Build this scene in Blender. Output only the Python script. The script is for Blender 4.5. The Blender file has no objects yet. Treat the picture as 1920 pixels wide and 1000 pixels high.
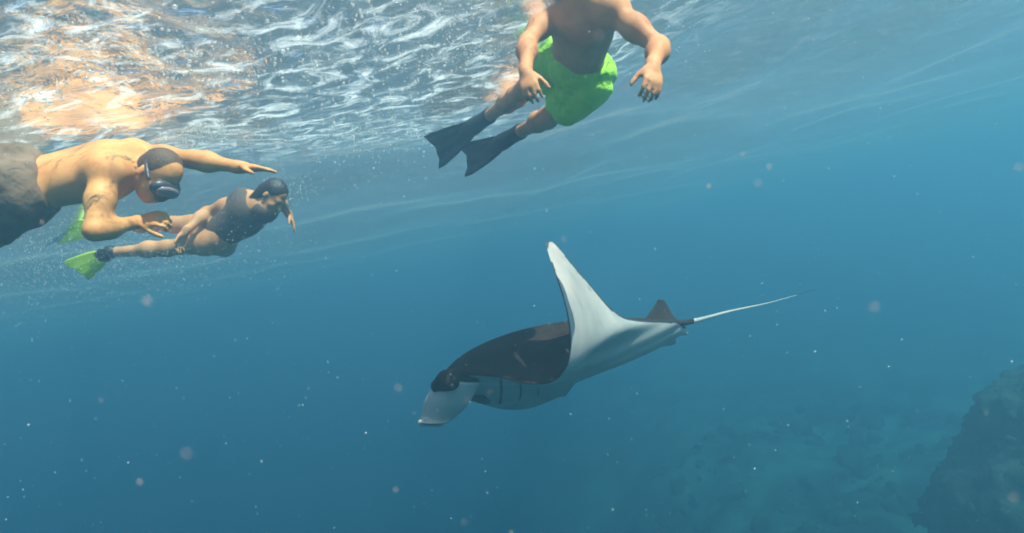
import bpy, math, random
import numpy as np
from mathutils import Matrix, Vector

rng = np.random.default_rng(7)
random.seed(7)
S = bpy.context.scene
COL = S.collection
V = lambda *a: np.array(a, float)
def unit(v):
    v = np.asarray(v, float)
    return v / (np.linalg.norm(v) + 1e-12)

# ---------------------------------------------------------------- camera
CAM = V(0, 0, -1.05)                # about a metre under the surface (z = 0)
ROLL = math.radians(12)
FPX = 1144.0                        # focal length in pixels of a 1920 px wide frame
CR = V(math.cos(ROLL), 0, -math.sin(ROLL))
CU = V(math.sin(ROLL), 0, math.cos(ROLL))
CF = V(0, 1, 0)
cam = bpy.data.cameras.new('camera')
cam.sensor_width = 36
cam.lens = 36 * FPX / 1920
cam.clip_start = 0.02
cam.clip_end = 600
cam.dof.use_dof = True
cam.dof.focus_distance = 3.1
cam.dof.aperture_fstop = 3.0
camo = bpy.data.objects.new('camera', cam)
COL.objects.link(camo)
camo.matrix_world = Matrix(((CR[0], CU[0], -CF[0], CAM[0]), (CR[1], CU[1], -CF[1], CAM[1]),
                            (CR[2], CU[2], -CF[2], CAM[2]), (0, 0, 0, 1)))
S.camera = camo
# ---------------------------------------------------------------- sky, sun, exposure
SUN_EL, SUN_AZ = math.radians(57), math.radians(124)     # azimuth clockwise from +y: high, from the right and a little behind
SUN_DIR = V(math.sin(SUN_AZ) * math.cos(SUN_EL), math.cos(SUN_AZ) * math.cos(SUN_EL), math.sin(SUN_EL))
world = bpy.data.worlds.new('World')
S.world = world
world.use_nodes = True
nt = world.node_tree
sky = nt.nodes.new('ShaderNodeTexSky')
sky.sky_type = 'NISHITA'
sky.sun_disc = False
sky.sun_elevation = SUN_EL
sky.sun_rotation = SUN_AZ
nt.links.new(sky.outputs[0], nt.nodes['Background'].inputs[0])
nt.nodes['Background'].inputs[1].default_value = 0.12
sun = bpy.data.lights.new('sun', 'SUN')
sun.energy = 5.0
sun.angle = math.radians(0.5)
sun.color = (1.0, 0.85, 0.66)
suno = bpy.data.objects.new('sun', sun)
COL.objects.link(suno)
suno.rotation_euler = Vector(SUN_DIR).to_track_quat('Z', 'Y').to_euler()
S.view_settings.view_transform = 'Standard'
S.view_settings.look = 'None'
S.view_settings.gamma = 1
S.view_settings.exposure = 1.32
S.cycles.volume_bounces = 1
S.cycles.max_bounces = 5
S.cycles.glossy_bounces = 2
S.cycles.filter_width = 1.9
S.cycles.transparent_max_bounces = 12
S.cycles.caustics_reflective = False
S.cycles.caustics_refractive = False
S.cycles.use_denoising = True
S.cycles.sample_clamp_indirect = 4.0

# ---------------------------------------------------------------- helpers
def P(px, py, d):
    """a point d metres in front of the camera, seen at (px, py) of the 1920 x 1000 frame"""
    return CAM + CR * ((px - 960) / FPX * d) + CU * ((500 - py) / FPX * d) + CF * d

def D(x, y, z):
    """a direction given as right / up / toward the viewer"""
    return unit(CR * x + CU * y - CF * z)

def reach(a, px, py, L, near):
    """joint seen at (px, py) at bone length L from joint a"""
    r = P(px, py, 1.0) - CAM
    o = CAM - a
    A, B, C = r @ r, 2 * (r @ o), o @ o - L * L
    disc = B * B - 4 * A * C
    if disc < 0:
        q = CAM + r * (-B / (2 * A))
        return a + unit(q - a) * L
    d = (-B + (-1 if near else 1) * math.sqrt(disc)) / (2 * A)
    return CAM + r * d

def on_surface(px, py, z=0.0):
    r = P(px, py, 1.0) - CAM
    return CAM + r * ((z - CAM[2]) / r[2])

def mesh_obj(name, verts, faces, mats, parent=None, smooth=True, mat_idx=None):
    me = bpy.data.meshes.new(name)
    verts = np.asarray(verts, np.float32)
    if isinstance(faces, np.ndarray):
        n, k = faces.shape
        me.vertices.add(len(verts)); me.vertices.foreach_set('co', verts.ravel())
        me.loops.add(n * k); me.loops.foreach_set('vertex_index', faces.ravel().astype(np.int32))
        me.polygons.add(n)
        me.polygons.foreach_set('loop_start', np.arange(0, n * k, k, dtype=np.int32))
        me.polygons.foreach_set('loop_total', np.full(n, k, np.int32))
        me.update(calc_edges=True); me.validate()
    else:
        me.from_pydata([tuple(v) for v in verts], [], [tuple(f) for f in faces]); me.update()
    if smooth:
        me.polygons.foreach_set('use_smooth', [True] * len(me.polygons))
    for m in (mats if isinstance(mats, (list, tuple)) else [mats]):
        me.materials.append(m)
    if mat_idx is not None:
        me.polygons.foreach_set('material_index', np.asarray(mat_idx, np.int32))
    me.update()
    o = bpy.data.objects.new(name, me)
    COL.objects.link(o)
    if parent is not None:
        o.parent = parent
    return o

def tag(o, label=None, cat=None, group=None, kind=None):
    for k, v in (('label', label), ('category', cat), ('group', group), ('kind', kind)):
        if v: o[k] = v
    return o

def ico(sub):
    import bmesh
    bm = bmesh.new(); bmesh.ops.create_icosphere(bm, subdivisions=sub, radius=1)
    v = np.array([x.co[:] for x in bm.verts]); f = np.array([[y.index for y in x.verts] for x in bm.faces]); bm.free()
    return v, f

# ---- signed distance bodies -> one continuous mesh (naive surface nets)
class Body:
    def __init__(self, voxel=0.008):
        self.p, self.vox = [], voxel
    def cone(self, a, b, ra, rb, k=0.03, sub=False):
        self.p.append(('c', np.asarray(a, float), np.asarray(b, float), ra, rb, k, sub)); return self
    def ell(self, c, axes, radii, k=0.03, sub=False):
        self.p.append(('e', np.asarray(c, float), np.asarray(axes, float), np.asarray(radii, float), k, sub)); return self
    def ball(self, c, r, k=0.03, sub=False):
        return self.ell(c, np.eye(3), (r, r, r), k, sub)
    def clip(self, point, normal):
        """cut away what lies on the normal's side of the plane (applied at the end)"""
        self.p.append(('h', np.asarray(point, float), unit(normal))); return self
    def box(self, p):
        if p[0] == 'c':
            r = max(p[3], p[4])
            return np.minimum(p[1], p[2]) - r, np.maximum(p[1], p[2]) + r
        r = np.max(p[3])
        return p[1] - r, p[1] + r
    def dist(self, p, X):
        if p[0] == 'c':
            a, b, ra, rb = p[1:5]
            ba = b - a; t = np.clip(((X - a) @ ba) / (ba @ ba + 1e-12), 0, 1)
            q = X - a - t[..., None] * ba
            return np.sqrt((q * q).sum(-1)) - (ra + (rb - ra) * t)
        c, ax, r = p[1:4]
        q = (X - c) @ ax.T
        k0 = np.sqrt(((q / r) ** 2).sum(-1)); k1 = np.sqrt(((q / (r * r)) ** 2).sum(-1)) + 1e-9
        return k0 * (k0 - 1) / k1
    def mesh(self, smooth_it=1):
        solids = [p for p in self.p if p[0] != 'h']
        bx = [self.box(p) for p in solids]
        lo = np.min([b[0] for b in bx], 0) - 0.03; hi = np.max([b[1] for b in bx], 0) + 0.03
        h = self.vox
        n = np.ceil((hi - lo) / h).astype(int) + 1
        Fd = np.full(n, 0.08, np.float32)
        for p, (a, b) in zip(solids, bx):
            k, sub = p[-2], p[-1]
            pad = k + 0.02
            i0 = np.clip(np.floor((a - pad - lo) / h).astype(int), 0, n - 1)
            i1 = np.clip(np.ceil((b + pad - lo) / h).astype(int) + 1, 1, n)
            g = [lo[j] + h * np.arange(i0[j], i1[j]) for j in range(3)]
            X = np.stack(np.meshgrid(*g, indexing='ij'), -1)
            d = self.dist(p, X).astype(np.float32)
            sl = tuple(slice(i0[j], i1[j]) for j in range(3))
            f = Fd[sl]
            if sub:
                hh = np.maximum(k - np.abs(f + d), 0) / k
                Fd[sl] = np.maximum(f, -d) + hh * hh * k / 4
            else:
                hh = np.maximum(k - np.abs(f - d), 0) / k
                Fd[sl] = np.minimum(f, d) - hh * hh * k / 4
        for p in self.p:
            if p[0] == 'h':
                g = [lo[j] + h * np.arange(n[j]) for j in range(3)]
                d = ((g[0] - p[1][0]) * p[2][0])[:, None, None] + ((g[1] - p[1][1]) * p[2][1])[None, :, None] + ((g[2] - p[1][2]) * p[2][2])[None, None, :]
                Fd = np.maximum(Fd, d.astype(np.float32))
        # surface nets
        ins = Fd < 0
        s = np.zeros(n - 1, np.int8)
        for dx in (0, 1):
            for dy in (0, 1):
                for dz in (0, 1):
                    s += ins[dx:n[0]-1+dx, dy:n[1]-1+dy, dz:n[2]-1+dz]
        act = (s > 0) & (s < 8)
        idx = np.argwhere(act)
        vid = np.full(n - 1, -1, np.int64); vid[act] = np.arange(len(idx))
        acc = np.zeros((len(idx), 3)); cnt = np.zeros(len(idx))
        cs = [(x, y, z) for x in (0, 1) for y in (0, 1) for z in (0, 1)]
        for a in cs:
            for ax in range(3):
                if a[ax]: continue
                b = list(a); b[ax] = 1
                fa = Fd[tuple((idx + a).T)]; fb = Fd[tuple((idx + b).T)]
                m = (fa < 0) != (fb < 0)
                t = np.where(m, fa / (fa - fb + 1e-12), 0)
                pt = np.array(a, float)[None] + 0 * acc
                pt[:, ax] += t
                acc += pt * m[:, None]; cnt += m
        v = lo + h * (idx + acc / cnt[:, None])
        faces = []
        for ax in range(3):
            u, w = (ax + 1) % 3, (ax + 2) % 3
            lo_s = [slice(1, n[j] - 1) for j in range(3)]
            a_s = list(lo_s); a_s[ax] = slice(0, n[ax] - 1)
            b_s = list(lo_s); b_s[ax] = slice(1, n[ax])
            ia, ib = ins[tuple(a_s)], ins[tuple(b_s)]
            for cond, flip in ((ia & ~ib, False), (~ia & ib, True)):
                e = np.argwhere(cond)
                if not len(e): continue
                off = np.ones(3, int); off[ax] = 0
                e = e + off
                def c(du, dw):
                    q = e.copy(); q[:, u] -= du; q[:, w] -= dw
                    return vid[tuple(q.T)]
                quad = np.stack([c(1, 1), c(0, 1), c(0, 0), c(1, 0)], 1)
                faces.append(quad[:, ::-1] if flip else quad)
        f = np.concatenate(faces)
        f = f[(f >= 0).all(1)]
        for _ in range(smooth_it):
            acc = np.zeros_like(v); c = np.zeros(len(v))
            for i in range(4):
                a, b = f[:, i], f[:, (i + 1) % 4]
                np.add.at(acc, a, v[b]); np.add.at(c, a, 1)
                np.add.at(acc, b, v[a]); np.add.at(c, b, 1)
            v = 0.5 * v + 0.5 * acc / np.maximum(c, 1)[:, None]
        return v, f

def catmull(ts, pts, t):
    """cubic hermite interpolation of pts (n x k) given at ts"""
    ts = np.asarray(ts, float); pts = np.asarray(pts, float); t = np.asarray(t, float)
    m = np.gradient(pts, ts, axis=0)
    i = np.clip(np.searchsorted(ts, t) - 1, 0, len(ts) - 2)
    h = (ts[i + 1] - ts[i]); u = (t - ts[i]) / h
    sh = (slice(None),) + (None,) * (pts.ndim - 1)
    u_, h_ = u[sh], h[sh]
    return ((2*u_**3 - 3*u_**2 + 1) * pts[i] + (u_**3 - 2*u_**2 + u_) * h_ * m[i]
            + (-2*u_**3 + 3*u_**2) * pts[i + 1] + (u_**3 - u_**2) * h_ * m[i + 1])

def grid_faces(nu, nv, base=0, wrap_v=False):
    f = []
    for i in range(nu - 1):
        for j in range(nv if wrap_v else nv - 1):
            j2 = (j + 1) % nv
            f.append((base + i*nv + j, base + (i+1)*nv + j, base + (i+1)*nv + j2, base + i*nv + j2))
    return f

# ---------------------------------------------------------------- materials
def mat(name, base, rough=0.5, spec=0.5, noise=None, bump=None, sss=0, coat=0, col2=None):
    m = bpy.data.materials.new(name); m.use_nodes = True
    t = m.node_tree; b = t.nodes['Principled BSDF']
    b.inputs['Base Color'].default_value = (*base, 1)
    b.inputs['Roughness'].default_value = rough
    b.inputs['Specular IOR Level'].default_value = spec
    if coat: b.inputs['Coat Weight'].default_value = coat
    if sss:
        b.inputs['Subsurface Weight'].default_value = sss
        b.inputs['Subsurface Radius'].default_value = (0.02, 0.008, 0.004)
    tc = t.nodes.new('ShaderNodeTexCoord')
    if noise:
        n = t.nodes.new('ShaderNodeTexNoise'); n.inputs['Scale'].default_value = noise; n.inputs['Detail'].default_value = 6
        r = t.nodes.new('ShaderNodeValToRGB')
        c2 = col2 or tuple(c * 0.62 for c in base)
        r.color_ramp.elements[0].position = 0.35; r.color_ramp.elements[0].color = (*c2, 1)
        r.color_ramp.elements[1].position = 0.65; r.color_ramp.elements[1].color = (*base, 1)
        t.links.new(tc.outputs['Object'], n.inputs['Vector'])
        t.links.new(n.outputs['Fac'], r.inputs['Fac']); t.links.new(r.outputs[0], b.inputs['Base Color'])
    if bump:
        n2 = t.nodes.new('ShaderNodeTexNoise'); n2.inputs['Scale'].default_value = bump[0]; n2.inputs['Detail'].default_value = 5
        bp = t.nodes.new('ShaderNodeBump'); bp.inputs['Strength'].default_value = bump[1]; bp.inputs['Distance'].default_value = bump[2]
        t.links.new(tc.outputs['Object'], n2.inputs['Vector'])
        t.links.new(n2.outputs['Fac'], bp.inputs['Height']); t.links.new(bp.outputs[0], b.inputs['Normal'])
    return m

M = {}
M['skin_tan'] = mat('tanned_skin', (0.68, 0.31, 0.14), 0.6, 0.3, noise=9, bump=(60, 0.25, 0.004), col2=(0.55, 0.22, 0.09))
M['skin_warm'] = mat('warm_skin', (0.82, 0.37, 0.13), 0.6, 0.3, noise=8, bump=(50, 0.25, 0.004), col2=(0.68, 0.27, 0.09))
M['neon'] = mat('neon_green_cloth', (0.42, 0.84, 0.08), 0.75, 0.15, noise=9, bump=(11, 1.0, 0.05), col2=(0.31, 0.72, 0.06))
M['charcoal_cloth'] = mat('charcoal_cloth', (0.25, 0.165, 0.115), 0.7, 0.2, noise=10, bump=(24, 0.6, 0.012))
M['black_rubber'] = mat('black_rubber', (0.022, 0.020, 0.024), 0.5, 0.4, noise=12, bump=(40, 0.2, 0.003))
M['hair_brown'] = mat('short_brown_hair', (0.11, 0.065, 0.04), 0.6, 0.3, bump=(120, 0.6, 0.006))
M['shade_brown'] = mat('torso_shade_brown', (0.11, 0.075, 0.06), 0.65, 0.3, bump=(30, 0.4, 0.008))  # dark tone put in for the shaded torso
M['hair'] = mat('wet_dark_hair', (0.025, 0.018, 0.015), 0.45, 0.5, bump=(90, 0.7, 0.01))
M['mask_rubber'] = mat('mask_rubber', (0.05, 0.05, 0.07), 0.4, 0.5)
M['mask_glass'] = mat('mask_glass', (0.30, 0.22, 0.24), 0.12, 0.8)
M['eyeball'] = mat('dark_wet_eye', (0.012, 0.012, 0.014), 0.08, 0.9, coat=0.6)
def milky(name, c1, c2, tr=.7, gloss=.15, clear=0.0):
    m = bpy.data.materials.new(name); m.use_nodes = True
    t = m.node_tree; t.nodes.clear(); L = t.links.new
    d = t.nodes.new('ShaderNodeBsdfDiffuse'); d.inputs[0].default_value = (*c1, 1)
    w = t.nodes.new('ShaderNodeBsdfTranslucent'); w.inputs[0].default_value = (*c2, 1)
    g = t.nodes.new('ShaderNodeBsdfGlossy'); g.inputs['Roughness'].default_value = .1
    a = t.nodes.new('ShaderNodeMixShader'); a.inputs[0].default_value = tr
    b = t.nodes.new('ShaderNodeMixShader'); b.inputs[0].default_value = gloss
    o = t.nodes.new('ShaderNodeOutputMaterial')
    L(d.outputs[0], a.inputs[1]); L(w.outputs[0], a.inputs[2]); L(a.outputs[0], b.inputs[1]); L(g.outputs[0], b.inputs[2])
    if clear:
        q = t.nodes.new('ShaderNodeBsdfTransparent'); e = t.nodes.new('ShaderNodeMixShader'); e.inputs[0].default_value = clear
        L(b.outputs[0], e.inputs[1]); L(q.outputs[0], e.inputs[2]); L(e.outputs[0], o.inputs[0])
    else:
        L(b.outputs[0], o.inputs[0])
    return m
M['bubble'] = milky('bubble_white', (.9, .9, .9), (.98, .95, .92), .75, .12, .3)
M['speck'] = milky('plankton_pale', (.85, .62, .56), (.9, .7, .64), .7, .03, .35)
M['yellow_rubber'] = milky('yellow_green_rubber', (.72, .86, .04), (.8, .95, .05), .5, .06)
M['bright_speck'] = milky('plankton_white', (.9, .92, .92), (.95, .95, .95), .7, .1, .1)

# water surface: clear from above, mirror-like from below past the critical angle
def water_material():
    m = bpy.data.materials.new('water_surface'); m.use_nodes = True
    t = m.node_tree; t.nodes.clear()
    out = t.nodes.new('ShaderNodeOutputMaterial')
    tc = t.nodes.new('ShaderNodeTexCoord')
    n1 = t.nodes.new('ShaderNodeTexNoise'); n1.inputs['Scale'].default_value = 9; n1.inputs['Detail'].default_value = 5; n1.inputs['Roughness'].default_value = 0.55; n1.inputs['Distortion'].default_value = 0.8
    bp = t.nodes.new('ShaderNodeBump'); bp.inputs['Strength'].default_value = 0.8; bp.inputs['Distance'].default_value = 0.03
    fr = t.nodes.new('ShaderNodeFresnel'); fr.inputs['IOR'].default_value = 1.333
    tr = t.nodes.new('ShaderNodeBsdfTransparent')
    gl = t.nodes.new('ShaderNodeBsdfGlossy'); gl.inputs['Roughness'].default_value = 0.03
    mx = t.nodes.new('ShaderNodeMixShader')
    L = t.links.new
    L(tc.outputs['Object'], n1.inputs['Vector']); L(n1.outputs['Fac'], bp.inputs['Height'])
    L(bp.outputs[0], fr.inputs['Normal']); L(bp.outputs[0], gl.inputs['Normal'])
    L(fr.outputs[0], mx.inputs[0]); L(tr.outputs[0], mx.inputs[1]); L(gl.outputs[0], mx.inputs[2])
    # aerated water: fine froth that lets light through diffusely, streaky, thicker where the swimmers churn it, plus an even share added for brightness
    tl = t.nodes.new('ShaderNodeBsdfTranslucent'); tl.inputs[0].default_value = (.95, .94, .93, 1)
    mp = t.nodes.new('ShaderNodeMapping'); mp.inputs['Scale'].default_value = (1.0, 1.6, 1.0); mp.inputs['Rotation'].default_value = (0, 0, .35)
    L(tc.outputs['Object'], mp.inputs[0])
    n2 = t.nodes.new('ShaderNodeTexNoise'); n2.inputs['Scale'].default_value = 4.6; n2.inputs['Detail'].default_value = 9; n2.inputs['Roughness'].default_value = .7; n2.inputs['Distortion'].default_value = 1.2
    L(mp.outputs[0], n2.inputs['Vector'])
    def math_n(op, a, b=None, clamp=False):
        q = t.nodes.new('ShaderNodeMath'); q.operation = op; q.use_clamp = clamp
        for k, v in enumerate((a, b)):
            if v is None: continue
            if isinstance(v, (int, float)): q.inputs[k].default_value = v
            else: L(v, q.inputs[k])
        return q.outputs[0]
    patch = math_n('MULTIPLY', math_n('SUBTRACT', n2.outputs['Fac'], .50), 6.0, True)   # ragged streaks of froth
    mask = None
    for (cx, cy, rad) in ((-1.5, 2.2, 2.3), (0.05, 2.8, 1.5), (-.6, 3.2, 1.7)):
        dn = t.nodes.new('ShaderNodeVectorMath'); dn.operation = 'DISTANCE'; dn.inputs[1].default_value = (cx, cy, 0)
        L(tc.outputs['Object'], dn.inputs[0])
        m1 = math_n('MULTIPLY', math_n('SUBTRACT', 1.0, math_n('DIVIDE', dn.outputs['Value'], rad), True), 1.6, True)
        mask = m1 if mask is None else math_n('MAXIMUM', mask, m1)
    fac = math_n('ADD', .05, math_n('MULTIPLY', patch, math_n('ADD', .03, math_n('MULTIPLY', mask, .34))))  # constant froth share is added to make the surface glow from below
    n4 = t.nodes.new('ShaderNodeTexNoise'); n4.inputs['Scale'].default_value = 1.1; n4.inputs['Detail'].default_value = 2
    L(tc.outputs['Object'], n4.inputs['Vector'])
    L(math_n('ADD', .06, math_n('MULTIPLY', math_n('MULTIPLY', n4.outputs['Fac'], .95), math_n('ADD', .12, mask))), bp.inputs['Strength'])
    fm = t.nodes.new('ShaderNodeMixShader')
    L(fac, fm.inputs[0]); L(mx.outputs[0], fm.inputs[1]); L(tl.outputs[0], fm.inputs[2])
    L(fm.outputs[0], out.inputs['Surface'])
    return m
M['water'] = water_material()

# ---------------------------------------------------------------- water surface
def axis_pts(n, near, far):
    u = np.linspace(-1, 1, n)
    return np.sign(u) * (near * np.abs(u) + (far - near) * np.abs(u) ** 6)

def value_noise(x, y, seed):
    r = np.random.default_rng(seed).random((64, 64))
    xi, yi = np.floor(x).astype(int), np.floor(y).astype(int)
    fx, fy = x - xi, y - yi
    fx, fy = fx*fx*(3-2*fx), fy*fy*(3-2*fy)
    g = lambda a, b: r[a % 64, b % 64]
    return (g(xi, yi)*(1-fx)+g(xi+1, yi)*fx)*(1-fy) + (g(xi, yi+1)*(1-fx)+g(xi+1, yi+1)*fx)*fy

def wave_height(x, y):
    wr = np.random.default_rng(3)
    z = 0 * x
    chop = .30 + .8 * np.exp(-(((x + .9) / 1.5)**2 + ((y - 2.4) / 1.5)**2))
    wx = x + 0.25 * value_noise(x * 1.1, y * 1.1, 5); wy = y + 0.25 * value_noise(x * 1.1 + 9, y * 1.1, 6)
    for lam, amp, n in ((4.0, 0.030, 4), (1.5, 0.008, 6), (0.6, 0.0065, 8), (0.27, 0.0028, 8)):
        for _ in range(n):
            a = 0.5 + wr.normal(0, 0.75); l = lam * wr.uniform(0.7, 1.4); ph = wr.uniform(0, 6.28)
            s = np.sin((wx * math.cos(a) + wy * math.sin(a)) * 6.283 / l + ph)
            z += amp * ((1 - 2 * np.sqrt(np.abs(s) + 0.02) * 0.5) * chop if lam < 1 else s) * 0.8
    return z - z.mean()

gx = axis_pts(620, 7.0, 110.0); gy = axis_pts(620, 7.0, 110.0) + 2.5
X, Y = np.meshgrid(gx, gy, indexing='ij')
fade = np.exp(-((X**2 + (Y-3)**2) / 30.0**2))
Z = wave_height(X, Y) * fade
vs = np.stack([X, Y, Z], -1).reshape(-1, 3)
n = 620
ii = (np.arange(n-1)[:, None] * n + np.arange(n-1)[None]).ravel()
fs = np.stack([ii, ii + n, ii + n + 1, ii + 1], 1)
o = mesh_obj('water_surface', vs, fs, M['water'])
tag(o, kind='structure')

# ---------------------------------------------------------------- seabed and reef
def seabed_material():
    m = bpy.data.materials.new('seabed'); m.use_nodes = True
    t = m.node_tree; b = t.nodes['Principled BSDF']; b.inputs['Roughness'].default_value = 0.9
    tc = t.nodes.new('ShaderNodeTexCoord')
    n = t.nodes.new('ShaderNodeTexNoise'); n.inputs['Scale'].default_value = 0.55; n.inputs['Detail'].default_value = 8; n.inputs['Roughness'].default_value = 0.65
    r = t.nodes.new('ShaderNodeValToRGB')
    r.color_ramp.elements[0].position = 0.42; r.color_ramp.elements[0].color = (0.012, 0.016, 0.014, 1)
    r.color_ramp.elements[1].position = 0.62; r.color_ramp.elements[1].color = (0.14, 0.16, 0.11, 1)
    t.links.new(tc.outputs['Object'], n.inputs['Vector']); t.links.new(n.outputs['Fac'], r.inputs[0]); t.links.new(r.outputs[0], b.inputs['Base Color'])
    return m
M['seabed'] = seabed_material()
M['reef'] = mat('reef_rock', (0.07, 0.065, 0.045), 0.9, 0.2, noise=3.5, bump=(14, 0.9, 0.05), col2=(0.015, 0.017, 0.016))

def seabed_z(x, y):
    s = np.clip((x + 5.0 + 0.10 * (y - 9)) / 11.0, 0, 1); s = s*s*(3-2*s)
    z = -15 + 7.2 * s
    z += 0.8 * (value_noise(x * 0.35, y * 0.35, 11) - 0.5) + 0.45 * (value_noise(x * 1.1, y * 1.1, 12) - 0.5) + 0.22 * (value_noise(x * 3.1, y * 3.1, 13) - 0.5)
    return z
gx = axis_pts(400, 14, 100); gy = axis_pts(400, 14, 100) + 10
gy = np.clip(gy, -95, 105)
gx = np.clip(gx, -100, 100)
X, Y = np.meshgrid(gx, gy, indexing='ij')
n = 400
ii = (np.arange(n-1)[:, None] * n + np.arange(n-1)[None]).ravel()
o = mesh_obj('seabed', np.stack([X, Y, seabed_z(X, Y)], -1).reshape(-1, 3), np.stack([ii, ii+n, ii+n+1, ii+1], 1), M['seabed'])
tag(o, kind='structure')

def rock(name, c, radii, seed, label, n=260):
    u = np.linspace(0, 2*math.pi, n, endpoint=False); v = np.linspace(0.001, math.pi-0.001, n//2)
    U, W = np.meshgrid(u, v, indexing='ij')
    d = np.stack([np.cos(U)*np.sin(W), np.sin(U)*np.sin(W), np.cos(W)], -1)
    q = d * 3 + seed
    f = lambda s, k: value_noise(q[..., 0]*s + q[..., 2]*s*0.7, q[..., 1]*s - q[..., 2]*s*0.6, k) - 0.5
    r = 1 + 0.22*f(0.8, 21) + 0.10*f(2.0, 22) + 0.06*f(5, 23) + 0.035*f(12, 24)
    pts = c + d * r[..., None] * np.array(radii)
    nv = n//2
    i = np.arange(n)[:, None]; j = np.arange(nv-1)[None]
    f4 = np.stack([(i*nv + j).ravel(), (i*nv + j + 1).ravel(), (((i+1) % n)*nv + j + 1).ravel(), (((i+1) % n)*nv + j).ravel()], 1)
    return tag(mesh_obj(name, pts.reshape(-1, 3), f4, M['reef']), label, 'rock')
reef = rock('reef_rock', P(2150, 1000, 8.2), (2.45, 2.3, 2.3), 1.3, 'large dark reef boulder crusted with growth, at the right edge of the picture')

def lumps(name, pts, rad, m, parent=None, sub=2):
    v0, f0 = ico(sub)
    n = len(pts)
    sc = rng.uniform(.6, 1.3, (n, 1, 3)) * (1 + .35*rng.normal(0, 1, (n, len(v0), 1)).clip(-1.5, 1.5))
    vv = pts[:, None] + v0[None]*rad[:, None, None]*sc
    ff = f0[None] + (np.arange(n)*len(v0))[:, None, None]
    o = mesh_obj(name, vv.reshape(-1, 3), ff.reshape(-1, 3), m, parent)
    o['kind'] = 'stuff'
    return o
M['coral'] = mat('coral_growth', (0.07, 0.075, 0.05), 0.9, 0.1, noise=2.2, col2=(0.02, 0.026, 0.022))
me = reef.data
co = np.zeros(len(me.vertices)*3, np.float32); me.vertices.foreach_get('co', co); co = co.reshape(-1, 3)
pk = co[rng.choice(len(co), 900)]
lumps('coral_growth', pk + rng.normal(0, .02, pk.shape), .02 + .09*rng.random(len(pk))**2, M['coral'], reef)
qx = rng.uniform(-3, 12, 1500); qy = rng.uniform(3, 20, 1500)
keep = value_noise(qx*.5, qy*.5, 41) > .48
qx, qy = qx[keep], qy[keep]
o = lumps('coral_rubble', np.stack([qx, qy, seabed_z(qx, qy)], 1), .04 + .24*rng.random(len(qx))**3, M['coral'], None, 2)
tag(o, 'patches of low coral and rubble on the hazy seabed', 'coral')

# ---------------------------------------------------------------- people
def person_prims(B, J, scale=1.0, female=False):
    """torso, arms and legs from a dict of joints"""
    s = scale
    pel, neck = J['pelvis'], J['neck']
    up = unit(neck - pel)
    latS = unit(J['shL'] - J['shR']); latH = unit(J['hipL'] - J['hipR'])
    def frame(lat):
        lat = unit(lat - up * (lat @ up)); fr = np.cross(lat, up)
        return np.array([lat, fr, up])
    aS, aH = frame(latS), frame(latH); aM = frame(latS + latH)
    Lt = np.linalg.norm(neck - pel)
    chest = pel + up * Lt * 0.70; belly = pel + up * Lt * 0.33
    B.ell(pel + up*0.01, aH, V(.165, .115, .125)*s, .05)
    B.ell(belly, aM, V(.148, .105, .17)*s, .06)
    B.ell(chest, aS, V(.172, .118, .195)*s, .06)
    if not female:
        for q in (-1, 1):
            B.ell(chest + aS[0]*q*.078*s + aS[1]*.082*s + up*.03*s, aS, V(.085, .045, .07)*s, .03)
    for q in (-1, 1):
        B.ell(pel + aH[0]*q*.075*s - aH[1]*.075*s - up*.02, aH, V(.085, .075, .095)*s, .04)
    B.cone(neck - up*.02, J['head'], .062*s, .056*s, .03)
    for sd in 'LR':
        sh, el, wr = J['sh'+sd], J['el'+sd], J['wr'+sd]
        B.cone(neck + up*.01, sh, .055*s, .055*s, .06)
        B.cone(chest + up*.05*s, sh, .10*s, .062*s, .06)
        B.ball(sh, .068*s, .04)
        B.cone(sh, el, .055*s, .039*s, .03)
        m = sh + (el-sh)*.5
        B.ball(m, .050*s, .05)
        B.ball(el, .038*s, .02)
        B.cone(el, wr, .040*s, .027*s, .02)
        B.ball(el + (wr-el)*.3, .043*s, .05)
        hp, kn, an = J['hip'+sd], J['kn'+sd], J['an'+sd]
        B.cone(hp, kn, .092*s, .056*s, .05)
        B.ball(hp + (kn-hp)*.3, .088*s, .05)
        B.ball(kn, .058*s, .03)
        B.cone(kn, an, .055*s, .036*s, .03)
        # calf belly on the back of the shin
        bend = unit((hp - kn) * 0.6 + (an - kn)); back = unit(np.cross(np.cross(an-kn, hp-kn), an-kn))
        B.ball(kn + (an-kn)*.3 + back*.012, .059*s, .05)
    return aS, aH, up

def foot(B, an, toe_dir, s=1.0):
    heel = an - unit(toe_dir)*.03*s
    B.ball(heel, .040*s, .02)
    B.cone(an, an + toe_dir*.10*s, .040*s, .036*s, .02)
    B.cone(an + toe_dir*.10*s, an + toe_dir*.19*s, .040*s, .026*s, .02)

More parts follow.
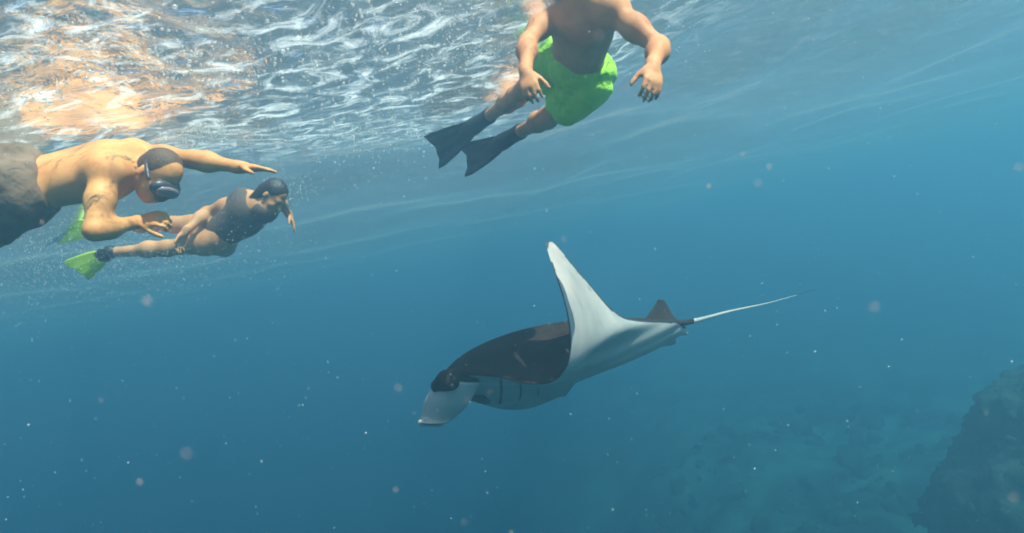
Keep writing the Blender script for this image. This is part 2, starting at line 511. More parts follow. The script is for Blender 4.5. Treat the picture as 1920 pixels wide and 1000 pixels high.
def hand(B, wr, fdir, pnorm, thumb_side, curl, s=1.0, spread=0.05):
    """palm and five fingers; fdir along the hand, pnorm out of the palm, thumb_side along the knuckles toward the thumb"""
    f = unit(fdir); n = unit(pnorm - f*(pnorm @ f)); t = np.cross(f, n)
    if t @ thumb_side < 0: t = -t
    ax = np.array([t, n, f])
    B.cone(wr - f*.02, wr + f*.025*s, .028*s, .026*s, .015)
    B.ell(wr + f*.055*s, ax, V(.043, .017, .052)*s, .012)
    for i, (off, ln) in enumerate(((.032, .072), (.011, .082), (-.011, .077), (-.031, .060))):
        p = wr + f*(.094 - abs(off)*.25)*s + t*off*s
        d = unit(f + t*off*spread/.03)
        B.cone(wr + f*.06*s + t*off*.8*s, p, .0125*s, .0105*s, .008)
        ang = 0.0
        for k, fr in enumerate((.45, .31, .24)):
            ang += curl * (0.8 if k == 0 else 1.05)
            dd = d*math.cos(ang) + n*math.sin(ang)
            q = p + dd*ln*fr*s
            B.cone(p, q, (.0100 - .0009*k)*s, (.0092 - .0009*k)*s, .0035)
            p = q
    p = wr + f*.028*s + t*.030*s
    d = unit(f*.72 + t*.55 + n*.38)
    for k, ln in enumerate((.040, .030, .024)):
        q = p + d*ln*s
        B.cone(p, q, (.0135 - .0014*k)*s, (.0118 - .0014*k)*s, .008 if k == 0 else .003)
        p = q; d = unit(d + f*.30 + n*(curl*.25))

def head(B, c, fwd, upv, s=1.0):
    f = unit(fwd); u = unit(upv - f*(upv @ f)); l = np.cross(u, f)
    ax = np.array([l, f, u])
    at = lambda x, y, z: c + (l*x + f*y + u*z)*s
    B.ell(at(0, -.012, .03), ax, V(.076, .095, .088)*s, .03)
    B.ell(at(0, .03, -.045), ax, V(.058, .065, .075)*s, .03)
    B.ell(at(0, .062, -.092), ax, V(.028, .022, .02)*s, .02)           # chin
    B.ell(at(0, .078, .018), ax, V(.052, .018, .012)*s, .015)          # brow
    B.cone(at(0, .088, .008), at(0, .112, -.032), .008*s, .0135*s, .01)   # nose
    for q in (-1, 1):
        B.ball(at(q*.011, .100, -.036), .009*s, .006)
        B.ball(at(q*.032, .100, -.002), .016*s, .012, sub=True)        # eye sockets
        B.ball(at(q*.032, .080, -.002), .0135*s, .002)                 # eyeballs
        B.ell(at(q*.040, .064, -.035), ax, V(.022, .02, .018)*s, .02)  # cheeks
        B.ell(at(q*.079, -.005, -.012), ax, V(.007, .019, .031)*s, .006)  # ears
    B.cone(at(-.02, .091, -.063), at(.02, .091, -.063), .0075*s, .0075*s, .004)  # lips
    B.cone(at(-.017, .089, -.075), at(.017, .089, -.075), .008*s, .008*s, .004)
    return ax

def hair_cap(c, ax, s, parent, m, length=0.0):
    l, f, u = ax
    H = Body(0.007)
    H.ell(c + (f*-.018 + u*.034)*s, ax, V(.083, .096, .092)*s, .02)
    H.ell(c + (f*-.05 + u*-.02)*s, ax, V(.072, .058, .07)*s, .03)
    if length:
        H.cone(c - f*.07*s - u*.03*s, c - f*.10*s - u*length, .06*s, .03*s, .03)
    H.clip(c + f*.062*s + u*.055*s, f*.8 - u*.6)
    v, fa = H.mesh()
    return mesh_obj('hair', v, fa, m, parent)

def shorts(J, aH, up, m, parent, frac, s=1.0, loose=.022):
    B = Body(0.009)
    pel = J['pelvis']
    B.ell(pel + up*.02, aH, V(.165 + loose, .115 + loose, .14)*s, .05)
    for q in (-1, 1):
        B.ell(pel + aH[0]*q*.075*s - aH[1]*.075*s - up*.02, aH, V(.085, .075, .095)*s + loose*.8, .04)
    for sd in 'LR':
        hp, kn = J['hip'+sd], J['kn'+sd]
        d = unit(kn - hp); L = np.linalg.norm(kn-hp)
        e = hp + d*L*frac
        n0 = len(B.p)
        B.cone(hp, e, (.090 + loose)*s, (.078 + loose*1.2)*s, .02)
        B.cone(hp + (e-hp)*.5, e, (.086 + loose)*s, (.078 + loose*1.4)*s, .02)
    B.clip(pel + up*.10*s, up)
    for sd in 'LR':
        hp, kn = J['hip'+sd], J['kn'+sd]
        d = unit(kn - hp); L = np.linalg.norm(kn-hp)
        B.clip(hp + d*(L*frac + .03), d)
    v, f = B.mesh(2)
    o = mesh_obj('shorts', v, f, m, parent)
    nn = np.zeros(len(v)*3, np.float32); o.data.vertices.foreach_get('normal', nn); nn = nn.reshape(-1, 3)
    legd = unit(unit(J['knL'] - J['hipL']) + unit(J['knR'] - J['hipR']))
    side = unit(np.cross(legd, aH[1])); oth = np.cross(legd, side)
    a, b, c_ = v @ side, v @ oth, v @ legd                       # folds run along the legs, creases across the seat
    fold = value_noise(a*26 + b*9 + 40, c_*7 + b*6 + 40, 31) - .5 + .6*(value_noise(c_*30 + a*8 + 80, b*22 + 80, 32) - .5)
    v2 = v + nn * ((fold + .45) * .018)[:, None]
    o.data.vertices.foreach_set('co', v2.astype(np.float32).ravel()); o.data.update()
    return o

def swim_fin(an, tip, wdir, m, mp, parent, w=.20, wn=.085, label=None):
    """blade with raised rails plus a foot pocket; wdir is the direction across the blade"""
    d = unit(tip - an); L = np.linalg.norm(tip - an)
    w_ = unit(wdir - d*(wdir @ d)); nrm = np.cross(d, w_)
    nu, nv = 22, 15
    top, bot = [], []
    for i in range(nu):
        a = i/(nu-1)
        half = (wn + (w - wn)*min(1, a*1.15)**0.8)/2
        for j in range(nv):
            b = -1 + 2*j/(nv-1)
            rail = .010*math.exp(-((abs(b)-.96)/.06)**2)*(1 - .5*a) + .004*math.exp(-((abs(b)-.45)/.05)**2)*(1-a)
            th = .009*(1-a) + .0025 + rail
            notch = .05*a**6*(abs(b)**1.5 - 1) if True else 0
            c = an + d*(.14 + (L-.14)*a + notch) + w_*half*b + nrm*(-.05*a*a + .006*math.sin(b*9)*a)
            top.append(c + nrm*th); bot.append(c - nrm*th)
    N = nu*nv
    f = grid_faces(nu, nv)
    f2 = [tuple(x + N for x in q[::-1]) for q in f]
    rim = [i*nv for i in range(nu)] + [(nu-1)*nv + j for j in range(1, nv)] + [i*nv + nv-1 for i in range(nu-2, -1, -1)] + [j for j in range(nv-2, 0, -1)]
    side = [(rim[k], rim[(k+1) % len(rim)] , rim[(k+1) % len(rim)] + N, rim[k] + N) for k in range(len(rim))]
    fin = mesh_obj('swim_fin', top + bot, f + f2 + [q[::-1] for q in side], m, parent)
    if label: fin['label'] = label
    K = Body(0.007)
    ax = np.array([w_, nrm, d])
    K.cone(an - d*.0, an + d*.12, .046, .048, .02)
    K.ell(an + d*.15, ax, V(.05, .034, .10), .03)
    K.ball(an - d*.02, .047, .02)
    v, fa = K.mesh()
    mesh_obj('foot_pocket', v, fa, mp, fin)
    return fin

LIMBS = []
def make_person(name, J, skin, label, head_f, head_u, s=1.0, hands=(), feet=(), female=False, voxel=.008):
    for a, b in (('pelvis', 'neck'), ('neck', 'head'), ('shL', 'elL'), ('elL', 'wrL'), ('shR', 'elR'), ('elR', 'wrR'), ('hipL', 'knL'), ('hipR', 'knR')):
        LIMBS.append((J[a].copy(), J[b].copy(), .22 if a in ('pelvis', 'neck') else .11))
    B = Body(voxel)
    aS, aH, up = person_prims(B, J, s, female)
    for (sd, td) in feet: foot(B, J['an'+sd], unit(td), s)
    hax = head(B, J['head'], head_f, head_u, s)
    for (sd, fd, pn, ts, curl) in hands: hand(B, J['wr'+sd], fd, pn, ts, curl, s)
    v, f = B.mesh()
    o = mesh_obj(name, v, f, skin)
    tag(o, label, 'person', 'people snorkelling at the surface')
    return o, aS, aH, up, hax

# ---- swimmer in green shorts, coming toward the viewer
J = {}
J['pelvis'] = P(1080, 130, 2.98); J['neck'] = P(1098, -4, 2.60)
J['hipR'] = P(1050, 108, 3.02); J['hipL'] = P(1106, 158, 2.96)
J['shL'] = P(1148, 20, 2.52); J['shR'] = P(1034, 24, 2.80)
J['elL'] = reach(J['shL'], 1236, 88, .29, True); J['wrL'] = reach(J['elL'], 1224, 124, .25, True)
J['elR'] = reach(J['shR'], 989, 80, .30, True); J['wrR'] = reach(J['elR'], 986, 136, .25, True)
J['knR'] = reach(J['hipR'], 968, 182, .43, False); J['anR'] = reach(J['knR'], 914, 220, .41, False)
J['knL'] = reach(J['hipL'], 1026, 222, .43, False); J['anL'] = reach(J['knL'], 972, 249, .41, False)
J['head'] = J['neck'] + D(-.05, .75, .55)*.15
tR, tL = P(818, 284, 4.05), P(874, 305, 3.95)
per, aS, aH, up, hax = make_person('person', J, M['skin_tan'], 'swimmer in bright green shorts and black fins treading water with both arms hanging down',
    D(-.25, -.35, .85), D(0, .9, .3), .93,
    hands=(('L', D(-.10, -.75, .45), D(-.25, -.35, -.6), D(-1, -.1, .1), .45), ('R', D(.15, -.8, .5), D(.3, -.3, -.7), D(1, 0, .1), .55)),
    feet=(('R', tR - J['anR']), ('L', tL - J['anL'])))
shorts(J, aH, up, M['neon'], per, .53, .90, .024)
hair_cap(J['head'], hax, 1.0, per, M['hair'])
swim_fin(J['anR'], tR, P(806, 258, 4.0) - P(836, 306, 4.0), M['black_rubber'], M['black_rubber'], per, w=.23)
swim_fin(J['anL'], tL, P(866, 286, 3.9) - P(884, 324, 3.85), M['black_rubber'], M['black_rubber'], per, w=.22)

# ---- big swimmer at the left edge, lying at the surface
J = {}
J['pelvis'] = P(42, 352, 2.75); J['neck'] = P(243, 308, 2.88)
J['hipR'] = P(38, 372, 2.68); J['hipL'] = P(48, 332, 2.83)
J['shR'] = P(198, 322, 2.72); J['shL'] = P(252, 292, 3.00)
J['elR'] = reach(J['shR'], 178, 432, .30, True); J['wrR'] = reach(J['elR'], 260, 416, .25, False)
J['elL'] = reach(J['shL'], 362, 299, .30, True); J['wrL'] = reach(J['elL'], 450, 314, .25, True)
J['knR'] = reach(J['hipR'], -50, 436, .43, False); J['anR'] = reach(J['knR'], -150, 480, .41, False)
J['knL'] = reach(J['hipL'], -70, 372, .43, False); J['anL'] = reach(J['knL'], -180, 400, .41, False)
J['head'] = J['neck'] + unit(P(300, 330, 2.84) - J['neck'])*.17
per, aS, aH, up, hax = make_person('person', J, M['skin_warm'], 'broad bare-backed swimmer in brownish shorts and mask reaching one arm forward, at the left edge',
    D(.50, -.80, .25), D(.75, .55, .1), 1.06,
    hands=(('R', D(.95, .15, .1), D(0, -.5, -.8), D(.1, .3, .9), .85), ('L', D(.95, -.06, .1), D(0, -1, 0), D(0, .1, 1), .10)),
    feet=(('R', D(-.8, -.4, -.3)), ('L', D(-.8, -.3, -.3))))
shorts(J, aH, up, M['charcoal_cloth'], per, .70, 1.06)
hair_cap(J['head'], hax, 1.01, per, M['hair_brown'])
# diving mask: frame round the eyes, lens and strap
l, f, u = hax
c = J['head']
K = Body(0.006)
K.ell(c + f*.085 + u*.002, hax, V(.078, .040, .048), .01)
K.ell(c + f*.102 - u*.030, hax, V(.024, .030, .030), .02)
K.ell(c + f*.045 + u*.002, hax, V(.070, .060, .038), .01, sub=True)
v, fa = K.mesh(); mk = mesh_obj('diving_mask', v, fa, M['mask_rubber'], per)
K = Body(0.005); K.ell(c + f*.108 + u*.006, hax, V(.062, .022, .036), .01)
v, fa = K.mesh(); mesh_obj('lens', v, fa, M['mask_glass'], mk)
K = Body(0.006)
for k in range(16):
    a0, a1 = math.pi*(k/16), math.pi*((k+1)/16)
    g = lambda a: c + l*(.088*math.cos(a)) + f*(.06 - .175*math.sin(a)) + u*(.01 + .03*math.sin(a))
    K.cone(g(a0), g(a1), .010, .010, .004)
v, fa = K.mesh(); mesh_obj('strap', v, fa, M['mask_rubber'], mk)

# ---- smaller snorkeller further off with a shade-darkened torso and yellow-green fins
J = {}
s3 = .93
J['pelvis'] = P(410, 438, 4.35); J['neck'] = P(484, 386, 4.15)
J['hipR'] = P(398, 428, 4.42); J['hipL'] = P(414, 452, 4.28)
J['shR'] = P(456, 374, 4.27); J['shL'] = P(498, 396, 4.10)
J['elR'] = reach(J['shR'], 388, 398, .28, False); J['wrR'] = reach(J['elR'], 348, 434, .23, True)
J['elL'] = reach(J['shL'], 521, 374, .26, False); J['wrL'] = reach(J['elL'], 541, 402, .23, False)
J['knL'] = reach(J['hipL'], 312, 466, .40, False); J['anL'] = reach(J['knL'], 206, 474, .39, False)
J['knR'] = reach(J['hipR'], 290, 418, .40, False); J['anR'] = reach(J['knR'], 200, 424, .39, False)
J['head'] = J['neck'] + unit(P(512, 368, 4.08) - J['neck'])*.16
tL, tR = P(150, 500, 4.75), P(108, 432, 5.2)
per, aS, aH, up, hax = make_person('person', J, M['skin_tan'], 'small distant snorkeller with shade-darkened torso and yellow-green fins, swimming beyond the left swimmer',
    D(.62, -.70, .2), D(.7, .7, .1), s3,
    hands=(('L', D(.45, -.85, .1), D(-.7, -.4, .3), D(.2, 0, 1), .2), ('R', D(-.35, -.9, .1), D(.6, -.3, .3), D(0, 0, 1), .3)),
    feet=(('L', tL - J['anL']), ('R', tR - J['anR'])), female=True, voxel=.009)
B = Body(.009)                               # dark shell over the torso and hips, standing in for their shade
Lt = np.linalg.norm(J['neck'] - J['pelvis'])
B.ell(J['pelvis'] + up*.01, aH, V(.172, .125, .125)*s3, .05)
B.ell(J['pelvis'] + up*Lt*.33, aH, V(.158, .118, .17)*s3, .06)
B.ell(J['pelvis'] + up*Lt*.70, aS, V(.176, .128, .185)*s3, .06)
for sd in 'LR':
    B.cone(J['pelvis'] + up*(Lt*.70 + .05), J['sh'+sd], .105*s3, .07*s3, .06)
    B.cone(J['sh'+sd], J['sh'+sd] + (J['el'+sd] - J['sh'+sd])*(.8 if sd == 'L' else .2), .086*s3, .066*s3, .03)
v, fa = B.mesh(); mesh_obj('torso_shade', v, fa, M['shade_brown'], per)
hair_cap(J['head'], hax, s3, per, M['hair'], .16)
swim_fin(J['anL'], tL, P(124, 498, 4.7) - P(166, 522, 4.7) + D(0, .0, .35)*.05, M['yellow_rubber'], M['black_rubber'], per, w=.21)
swim_fin(J['anR'], tR, D(.15, .8, .7), M['yellow_rubber'], M['black_rubber'], per, w=.21)

# ---------------------------------------------------------------- manta ray
def manta_materials():
    d = mat('manta_back', (0.045, 0.027, 0.023), 0.65, 0.03, noise=5, bump=(120, 0.15, 0.003), col2=(0.026, 0.016, 0.014))
    w = mat('manta_belly', (0.58, 0.46, 0.43), 0.6, 0.2, noise=3, bump=(70, 0.25, 0.004), col2=(0.38, 0.35, 0.35))
    e = mat('manta_margin', (0.035, 0.033, 0.038), 0.5, 0.4)
    return [d, w, e]
MM = manta_materials()
sec = [  # span, leading edge (px, py, depth), trailing edge, upper bulge, lower bulge
    (-1.00, (1052, 742, 4.55), (1060, 744, 4.56), .004, .004),
    (-0.85, (1000, 764, 4.38), (1085, 712, 4.48), .012, .012),
    (-0.65, (950, 768, 4.10), (1140, 688, 4.38), .022, .022),
    (-0.45, (905, 758, 3.80), (1205, 664, 4.24), .05, .05),
    (-0.28, (858, 742, 3.56), (1262, 638, 4.08), .11, .10),
    (-0.16, (834, 728, 3.44), (1284, 620, 3.98), .16, .14),
    (0.00, (830, 716, 3.32), (1280, 608, 3.92), .185, .15),
    (0.12, (840, 708, 3.22), (1272, 603, 3.86), .165, .14),
    (0.24, (868, 700, 3.12), (1248, 601, 3.78), .105, .10),
    (0.36, (930, 706, 2.99), (1218, 602, 3.68), .055, .05),
    (0.48, (992, 720, 2.86), (1192, 600, 3.60), .034, .030),
    (0.58, (1036, 715, 2.78), (1168, 594, 3.52), .026, .024),
    (0.66, (1060, 690, 2.73), (1146, 578, 3.46), .022, .020),
    (0.74, (1069, 645, 2.71), (1122, 552, 3.36), .018, .017),
    (0.82, (1064, 592, 2.73), (1098, 524, 3.25), .015, .014),
    (0.90, (1050, 540, 2.80), (1076, 499, 3.15), .012, .011),
    (0.96, (1033, 490, 2.93), (1058, 478, 3.12), .009, .008),
    (1.00, (1022, 456, 3.04), (1037, 454, 3.11), .004, .004),
]
ts = np.array([q[0] for q in sec])
Lp = np.array([P(*q[1]) for q in sec]); Tp = np.array([P(*q[2]) for q in sec])
hu = np.array([[q[3], q[4]] for q in sec])
ns, nc = 96, 40
t = np.linspace(-1, 1, ns)
Lc, Tc, H = catmull(ts, Lp, t), catmull(ts, Tp, t), np.maximum(catmull(ts, hu, t), .003)
c = 0.5 - 0.5*np.cos(np.linspace(0, math.pi, nc))
base = Lc[:, None] + (Tc - Lc)[:, None] * c[None, :, None]
du = np.gradient(base, axis=0); dv = np.gradient(base, axis=1)
nrm = np.cross(du, dv); nrm /= np.linalg.norm(nrm, axis=-1, keepdims=True) + 1e-12
mid = nrm[ns//2, nc//3]
if mid @ D(0, 1, .1) < 0: nrm = -nrm
for _ in range(6):                                       # soften the normals along the span
    nrm[1:-1] = (nrm[:-2] + 2*nrm[1:-1] + nrm[2:]); nrm /= np.linalg.norm(nrm, axis=-1, keepdims=True)
prof = (c**0.55) * (1 - c)**0.85; prof /= prof.max()
upp = base + nrm * (H[:, 0][:, None] * prof)[..., None]
low = base - nrm * (H[:, 1][:, None] * prof)[..., None]
mv, mf, mi = [], [], []
ring = 2*nc - 2
for i in range(ns):
    mv.extend(upp[i]); mv.extend(low[i, 1:-1][::-1])
for i in range(ns - 1):
    for j in range(ring):
        j2 = (j + 1) % ring
        mf.append((i*ring + j, i*ring + j2, (i+1)*ring + j2, (i+1)*ring + j))
        cc = c[j] if j < nc else c[2*nc - 2 - j]
        chord = np.linalg.norm(Tc[i] - Lc[i])
        if t[i] > .95: mi.append(1)
        elif j < nc - 1: mi.append(0)
        else:
            edge_m = (1 - cc) * chord < min(.022, .07*chord) or cc * chord < min(.012, .05*chord)
            mi.append(2 if edge_m else 1)
mf.append(tuple(range(ring))[::-1]); mi.append(0)
mf.append(tuple((ns-1)*ring + k for k in range(ring))); mi.append(0)

def add_flap(rows, th, mo, mi_in, dark_rows=0):
    """closed thin flap from rows of points; mo / mi_in are the two face materials"""
    rows = np.array(rows); nu, nv = rows.shape[:2]
    a = np.gradient(rows, axis=0); b = np.gradient(rows, axis=1)
    n = np.cross(a, b); n /= np.linalg.norm(n, axis=-1, keepdims=True) + 1e-12
    b0 = len(mv)
    uu = np.linspace(0, 1, nu)[:, None]; vv = np.linspace(0, 1, nv)[None]
    tt = th * (1 - .7*uu) * (0.25 + 0.75*np.sin(math.pi*np.clip(vv, .02, .98)))
    mv.extend((rows + n*tt[..., None]).reshape(-1, 3)); mv.extend((rows - n*tt[..., None]).reshape(-1, 3))
    N = nu*nv
    f = grid_faces(nu, nv, b0)
    for k, q in enumerate(f): mf.append(q); mi.append(0 if k//(nv-1) < dark_rows else mo)
    for k, q in enumerate(f): mf.append(tuple(x + N for x in q[::-1])); mi.append(0 if k//(nv-1) < dark_rows else mi_in)
    rim = [i*nv for i in range(nu)] + [(nu-1)*nv + j for j in range(1, nv)] + [i*nv + nv-1 for i in range(nu-2, -1, -1)] + [j for j in range(nv-2, 0, -1)]
    for k in range(len(rim)):
        a_, b_ = rim[k] + b0, rim[(k+1) % len(rim)] + b0
        mf.append((b_, a_, a_ + N, b_ + N)); mi.append(2)

def cephalic(root_a, root_b, mid_a, mid_b, tip_a, tip_b, curl):
    rows = []
    for a in np.linspace(0, 1, 16):
        ea = catmull([0, .55, 1], [root_a, mid_a, tip_a], [a])[0]; eb = catmull([0, .55, 1], [root_b, mid_b, tip_b], [a])[0]
        row = []
        for b in np.linspace(0, 1, 12):
            p = ea + (eb - ea)*b + D(-.2, 0, 1)*(.045*math.sin(math.pi*b))*(1 - .3*a)
            if a > .82:
                p = p + curl*((a-.82)/.18)**2
            row.append(p)
        rows.append(row)
    return rows
add_flap(cephalic(P(826, 706, 3.24), P(902, 716, 3.13), P(797, 752, 3.27), P(873, 764, 3.19), P(786, 796, 3.36), P(836, 797, 3.31), D(.15, .35, 1)*.10), .016, 1, 1, 0)
add_flap(cephalic(P(822, 722, 3.44), P(860, 742, 3.52), P(806, 752, 3.42), P(842, 768, 3.46), P(806, 786, 3.38), P(838, 790, 3.40), D(.5, .3, .8)*.03), .016, 0, 1)
# dorsal fin near the tail root
r0, r1 = P(1206, 603, 3.82), P(1278, 607, 3.90)
rows = []
for a in np.linspace(0, 1, 12):
    ea = catmull([0, .5, 1], [r0, P(1222, 582, 3.85), P(1234, 561, 3.88)], [a])[0]
    eb = catmull([0, .5, 1], [r1, P(1262, 592, 3.91), P(1246, 564, 3.91)], [a])[0]
    rows.append([ea + (eb - ea)*b for b in np.linspace(0, 1, 10)])
add_flap(rows, .022, 0, 0)
# pelvic fins beside the tail root
for (a0, a1, tp) in ((P(1238, 622, 3.90), P(1272, 612, 3.92), P(1287, 628, 3.96)), (P(1205, 648, 4.05), P(1250, 632, 4.02), P(1262, 646, 4.08))):
    rows = [[a0 + (a1 - a0)*b + (tp - (a0 + a1)/2)*a*(1 - .6*(2*b-1)**2) for b in np.linspace(0, 1, 8)] for a in np.linspace(0, 1, 8)]
    add_flap(rows, .012, 1, 1)
# whip tail
tc_ = [P(1258, 606, 3.88), P(1285, 605, 3.93), P(1370, 584, 4.05), P(1450, 566, 4.18), P(1532, 542, 4.35)]
tp = catmull([0, .12, .42, .72, 1], tc_, np.linspace(0, 1, 40))
b0 = len(mv)
for i, p in enumerate(tp):
    a = i/39; r = .018*(1-a)**2.2 + .0042*(1-a) + .0012
    for k in range(8):
        an = 2*math.pi*k/8
        mv.append(p + CU*math.cos(an)*r + CF*math.sin(an)*r)
for q in grid_faces(40, 8, b0, True):
    mf.append(q); mi.append(0 if (q[0]-b0)//8 < 7 or (q[0]-b0)//8 > 33 else 1)  # pale middle stretch stands in for bright light along the tail
K = Body(.007)                                           # brow and eye lobe at the root of the near horn
K.cone(P(884, 700, 3.16), P(838, 714, 3.19), .050, .052, .03)
K.cone(P(838, 714, 3.19), P(820, 724, 3.23), .050, .036, .03)
K.ball(P(846, 720, 3.13), .034, .03)
v_, f_ = K.mesh(2)
K = Body(.006)                                           # rolled tip of the near horn
K.cone(P(790, 793, 3.30), P(828, 796, 3.27), .020, .014, .02)
K.cone(P(800, 788, 3.28), P(820, 790, 3.26), .016, .012, .02)
v3_, f3_ = K.mesh(2)
b0 = len(mv)
mv.extend(v3_); mf.extend(tuple(int(x) + b0 for x in q) for q in f3_); mi.extend([1]*len(f3_))
b0 = len(mv)
mv.extend(v_); mf.extend(tuple(int(x) + b0 for x in q) for q in f_); mi.extend([0]*len(f_))
manta = mesh_obj('manta_ray', mv, mf, MM, None, True, mi)
tag(manta, 'black and white manta ray with one wing raised and a long thin tail', 'manta ray')

def surf_low(tv, cv, off=.002):
    i = (tv + 1)/2*(ns-1); j = np.interp(cv, c, np.arange(nc))
    i0, j0 = int(i), int(j); fi, fj = i - i0, j - j0
    q = lambda A: (A[i0, j0]*(1-fi)*(1-fj) + A[i0+1, j0]*fi*(1-fj) + A[i0, j0+1]*(1-fi)*fj + A[i0+1, j0+1]*fi*fj)
    return q(low) - unit(q(nrm))*off
def surf_up(tv, cv, off=.002):
    i = (tv + 1)/2*(ns-1); j = np.interp(cv, c, np.arange(nc)); i0, j0 = int(i), int(j)
    return upp[i0, j0] + nrm[i0, j0]*off
dark = mat('gill_dark', (0.10, 0.10, 0.105), 0.7, 0.2)
tt_, cc_ = np.meshgrid(np.linspace(-.45, .62, 140), np.linspace(.02, .7, 140), indexing='ij')
lo_pts = np.array([[surf_low(a, b, .004) for b in cc_[0]] for a in tt_[:, 0]])
rel = lo_pts - CAM
dz = rel @ CF
lo_px = np.stack([960 + FPX*(rel @ CR)/dz, 500 - FPX*(rel @ CU)/dz], -1)
def under(px, py):
    """the point of the near underside seen at (px, py)"""
    e = np.hypot(lo_px[..., 0] - px, lo_px[..., 1] - py)
    return lo_pts[np.unravel_index(np.argmin(e + 3*dz), e.shape)]
def smooth_line(q):
    q = np.array(q)
    for _ in range(3): q[1:-1] = (q[:-2] + 2*q[1:-1] + q[2:])/4
    return q
for (xa, xb, xc, ya, yb, hw) in ((939, 941, 937, 706, 764, .0075), (976, 978, 974, 716, 754, .005), (1008, 1010, 1006, 726, 748, .0035)):
    line = smooth_line([under(np.interp(k, [0, .5, 1], [xa, xb, xc]), ya + (yb - ya)*k) for k in np.linspace(0, 1, 12)])
    vs_ = []
    for k, p in enumerate(line):
        w = hw*(.35 + .65*math.sin(math.pi*(k + .6)/12.2)) * (1.5 if k > 8 else 1)
        vs_ += [p - CR*w - CF*.003, p + CR*w - CF*.003]
    mesh_obj('gill_slit', vs_, grid_faces(12, 2), dark, manta)
K = Body(.006)
K.ell(under(896, 744) + D(0, -.3, .2)*.01, np.array([D(.93, -.28, .2), D(.25, .9, .1), D(-.2, 0, 1)]), V(.075, .024, .03), .01)
v, fa = K.mesh(); mesh_obj('mouth', v, fa, dark, manta)
K = Body(.005)
K.ball(P(848, 724, 3.075), .014, .01); v, fa = K.mesh(); mesh_obj('eye', v, fa, M['eyeball'], manta)

# ---------------------------------------------------------------- bubbles and floating specks
def blobs(name, pts, rad, m, sub=1, flat=None, kind='stuff', label=None, cat=None):
    v0, f0 = ico(sub)
    n = len(pts)
    sc = rng.uniform(.75, 1.25, (n, 1, 3))
    if flat is not None: sc = sc * flat
    vv = pts[:, None] + v0[None]*rad[:, None, None]*sc
    ff = f0[None] + (np.arange(n)*len(v0))[:, None, None]
    o = mesh_obj(name, vv.reshape(-1, 3), ff.reshape(-1, 3), m)
    return tag(o, label, cat, kind=kind)
LA = np.array([q[0] for q in LIMBS]); LB = np.array([q[1] for q in LIMBS]); LR = np.array([q[2] for q in LIMBS])
def near_body(p):
    """bubbles do not touch a swimmer, nor float right between a swimmer and the sun"""
    q = p[None] - SUN_DIR[None]*np.linspace(0, .9, 10)[:, None]
    ab = LB - LA
    tt = np.clip(((q[:, None] - LA[None])*ab[None]).sum(-1)/(ab*ab).sum(-1)[None], 0, 1)
    dd = np.linalg.norm(q[:, None] - LA[None] - tt[..., None]*ab[None], axis=-1)
    return bool((dd < LR[None] + .03).any())
pts, rad = [], []
def cluster(px, py, sx, sy, n, r0, r1, deep=.03, up=0.0):
    for _ in range(n):
        x, y = rng.normal(px, sx), rng.normal(py, sy)
        p = on_surface(x, y, 0.0) if (500 - y)/FPX*math.cos(ROLL) - (x-960)/FPX*math.sin(ROLL) > .12 else None
        if p is None or p[1] > 9: continue
        p[2] = -.02 - rng.exponential(deep)
        if near_body(p): continue
        pts.append(p); rad.append(r0*(r1/r0)**rng.random()**1.6)
cluster(200, 120, 170, 70, 420, .0015, .008, .02)
cluster(180, 120, 200, 80, 2500, .0006, .0018, .04)
cluster(850, 130, 120, 70, 3500, .0005, .0016, .05)
cluster(500, 250, 160, 60, 2000, .0006, .0018, .05)
cluster(100, 480, 150, 50, 2500, .0006, .002, .3)
cluster(420, 160, 120, 60, 380, .0018, .007, .02)
cluster(700, 170, 110, 60, 700, .0012, .006, .02)
cluster(700, 250, 120, 40, 500, .0015, .006, .02)
cluster(920, 90, 60, 60, 900, .0010, .004, .03)
cluster(780, 40, 120, 40, 400, .0012, .006, .02)
cluster(380, 230, 80, 25, 500, .0015, .006, .02)
cluster(60, 210, 80, 30, 350, .0015, .007, .02)
cluster(540, 345, 25, 18, 300, .0015, .006, .03)
cluster(120, 500, 130, 35, 700, .0015, .006, .25)
cluster(300, 440, 120, 35, 500, .0015, .005, .12)
cluster(1150, 60, 200, 50, 250, .001, .004, .05)
for _ in range(5000):                                    # wash of fine bubbles kicked down behind the left swimmers
    p = P(rng.normal(210, 150), rng.normal(470, 38), rng.uniform(3.4, 5.2))
    if p[2] > -.05 or near_body(p): continue
    pts.append(p); rad.append(.0012*(3.0)**rng.random()**2)
cluster(330, 125, 150, 50, 200, .003, .009, .015)
cluster(700, 190, 120, 50, 220, .003, .008, .015)
pts = np.array(pts); rad = np.array(rad)
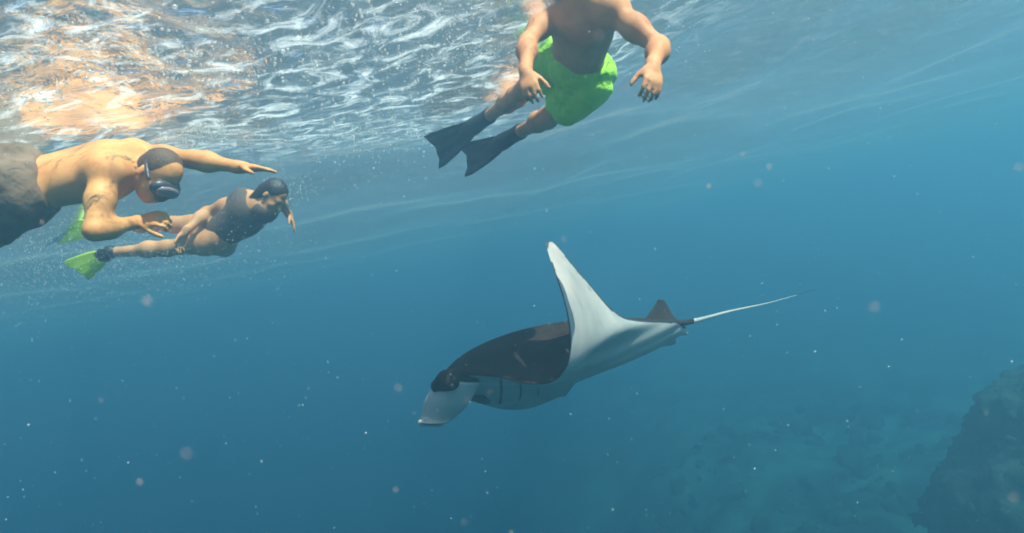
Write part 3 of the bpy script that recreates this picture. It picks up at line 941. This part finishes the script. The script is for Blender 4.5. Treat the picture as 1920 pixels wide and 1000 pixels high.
blobs('air_bubbles', pts, rad, M['bubble'], 1, label='air bubbles and froth churned up under the water surface', cat='bubbles')
# specks drifting in the water
n = 5200
dep = rng.uniform(1.0, 7.0, n)
sp = np.array([P(rng.uniform(-150, 2070), rng.uniform(-100, 1100), d) for d in dep])
sp = sp[(sp[:, 2] < -.05) & (value_noise(sp[:, 0]*1.3 + sp[:, 1]*.7 + 60, sp[:, 2]*1.3 + sp[:, 1]*.5 + 60, 51) > rng.random(len(sp))*.95)]
sr = .0010*rng.uniform(.6, 1.0, len(sp))*(1 + 2.2*rng.random(len(sp))**6) * (np.linalg.norm(sp - CAM, axis=1)/2.5)**.6
blobs('drifting_specks', sp, sr, M['bright_speck'], 1, label='fine white specks drifting through the water', cat='plankton')
n = 36                                                   # a few close to the lens, out of focus
dep = rng.uniform(.30, .75, n)
sp = np.array([P(rng.uniform(-50, 1970), rng.uniform(-50, 1050), d) for d in dep])
sr = rng.uniform(.0006, .0016, n)
blobs('floating_motes', sp, sr, M['speck'], 2, label='pinkish motes floating close by, out of focus', cat='plankton')

# ---------------------------------------------------------------- the water itself
hz = bpy.data.materials.new('sea_water'); hz.use_nodes = True
t = hz.node_tree; t.nodes.clear()
pv = t.nodes.new('ShaderNodeVolumePrincipled')
pv.inputs['Color'].default_value = (0.16, 0.335, 0.475, 1)
pv.inputs['Absorption Color'].default_value = (0.0, 0.38, 0.70, 1)
pv.inputs['Density'].default_value = 0.175
pv.inputs['Anisotropy'].default_value = 0.6
om = t.nodes.new('ShaderNodeOutputMaterial')
t.links.new(pv.outputs[0], om.inputs['Volume'])
x0, x1, y0, y1, z0, z1 = -104, 104, -98, 108, -17.5, 0.45
hv = [(x, y, z) for x in (x0, x1) for y in (y0, y1) for z in (z0, z1)]
hf = [(0, 1, 3, 2), (4, 6, 7, 5), (0, 4, 5, 1), (2, 3, 7, 6), (0, 2, 6, 4), (1, 5, 7, 3)]
tag(mesh_obj('haze', hv, hf, hz, smooth=False), kind='stuff')
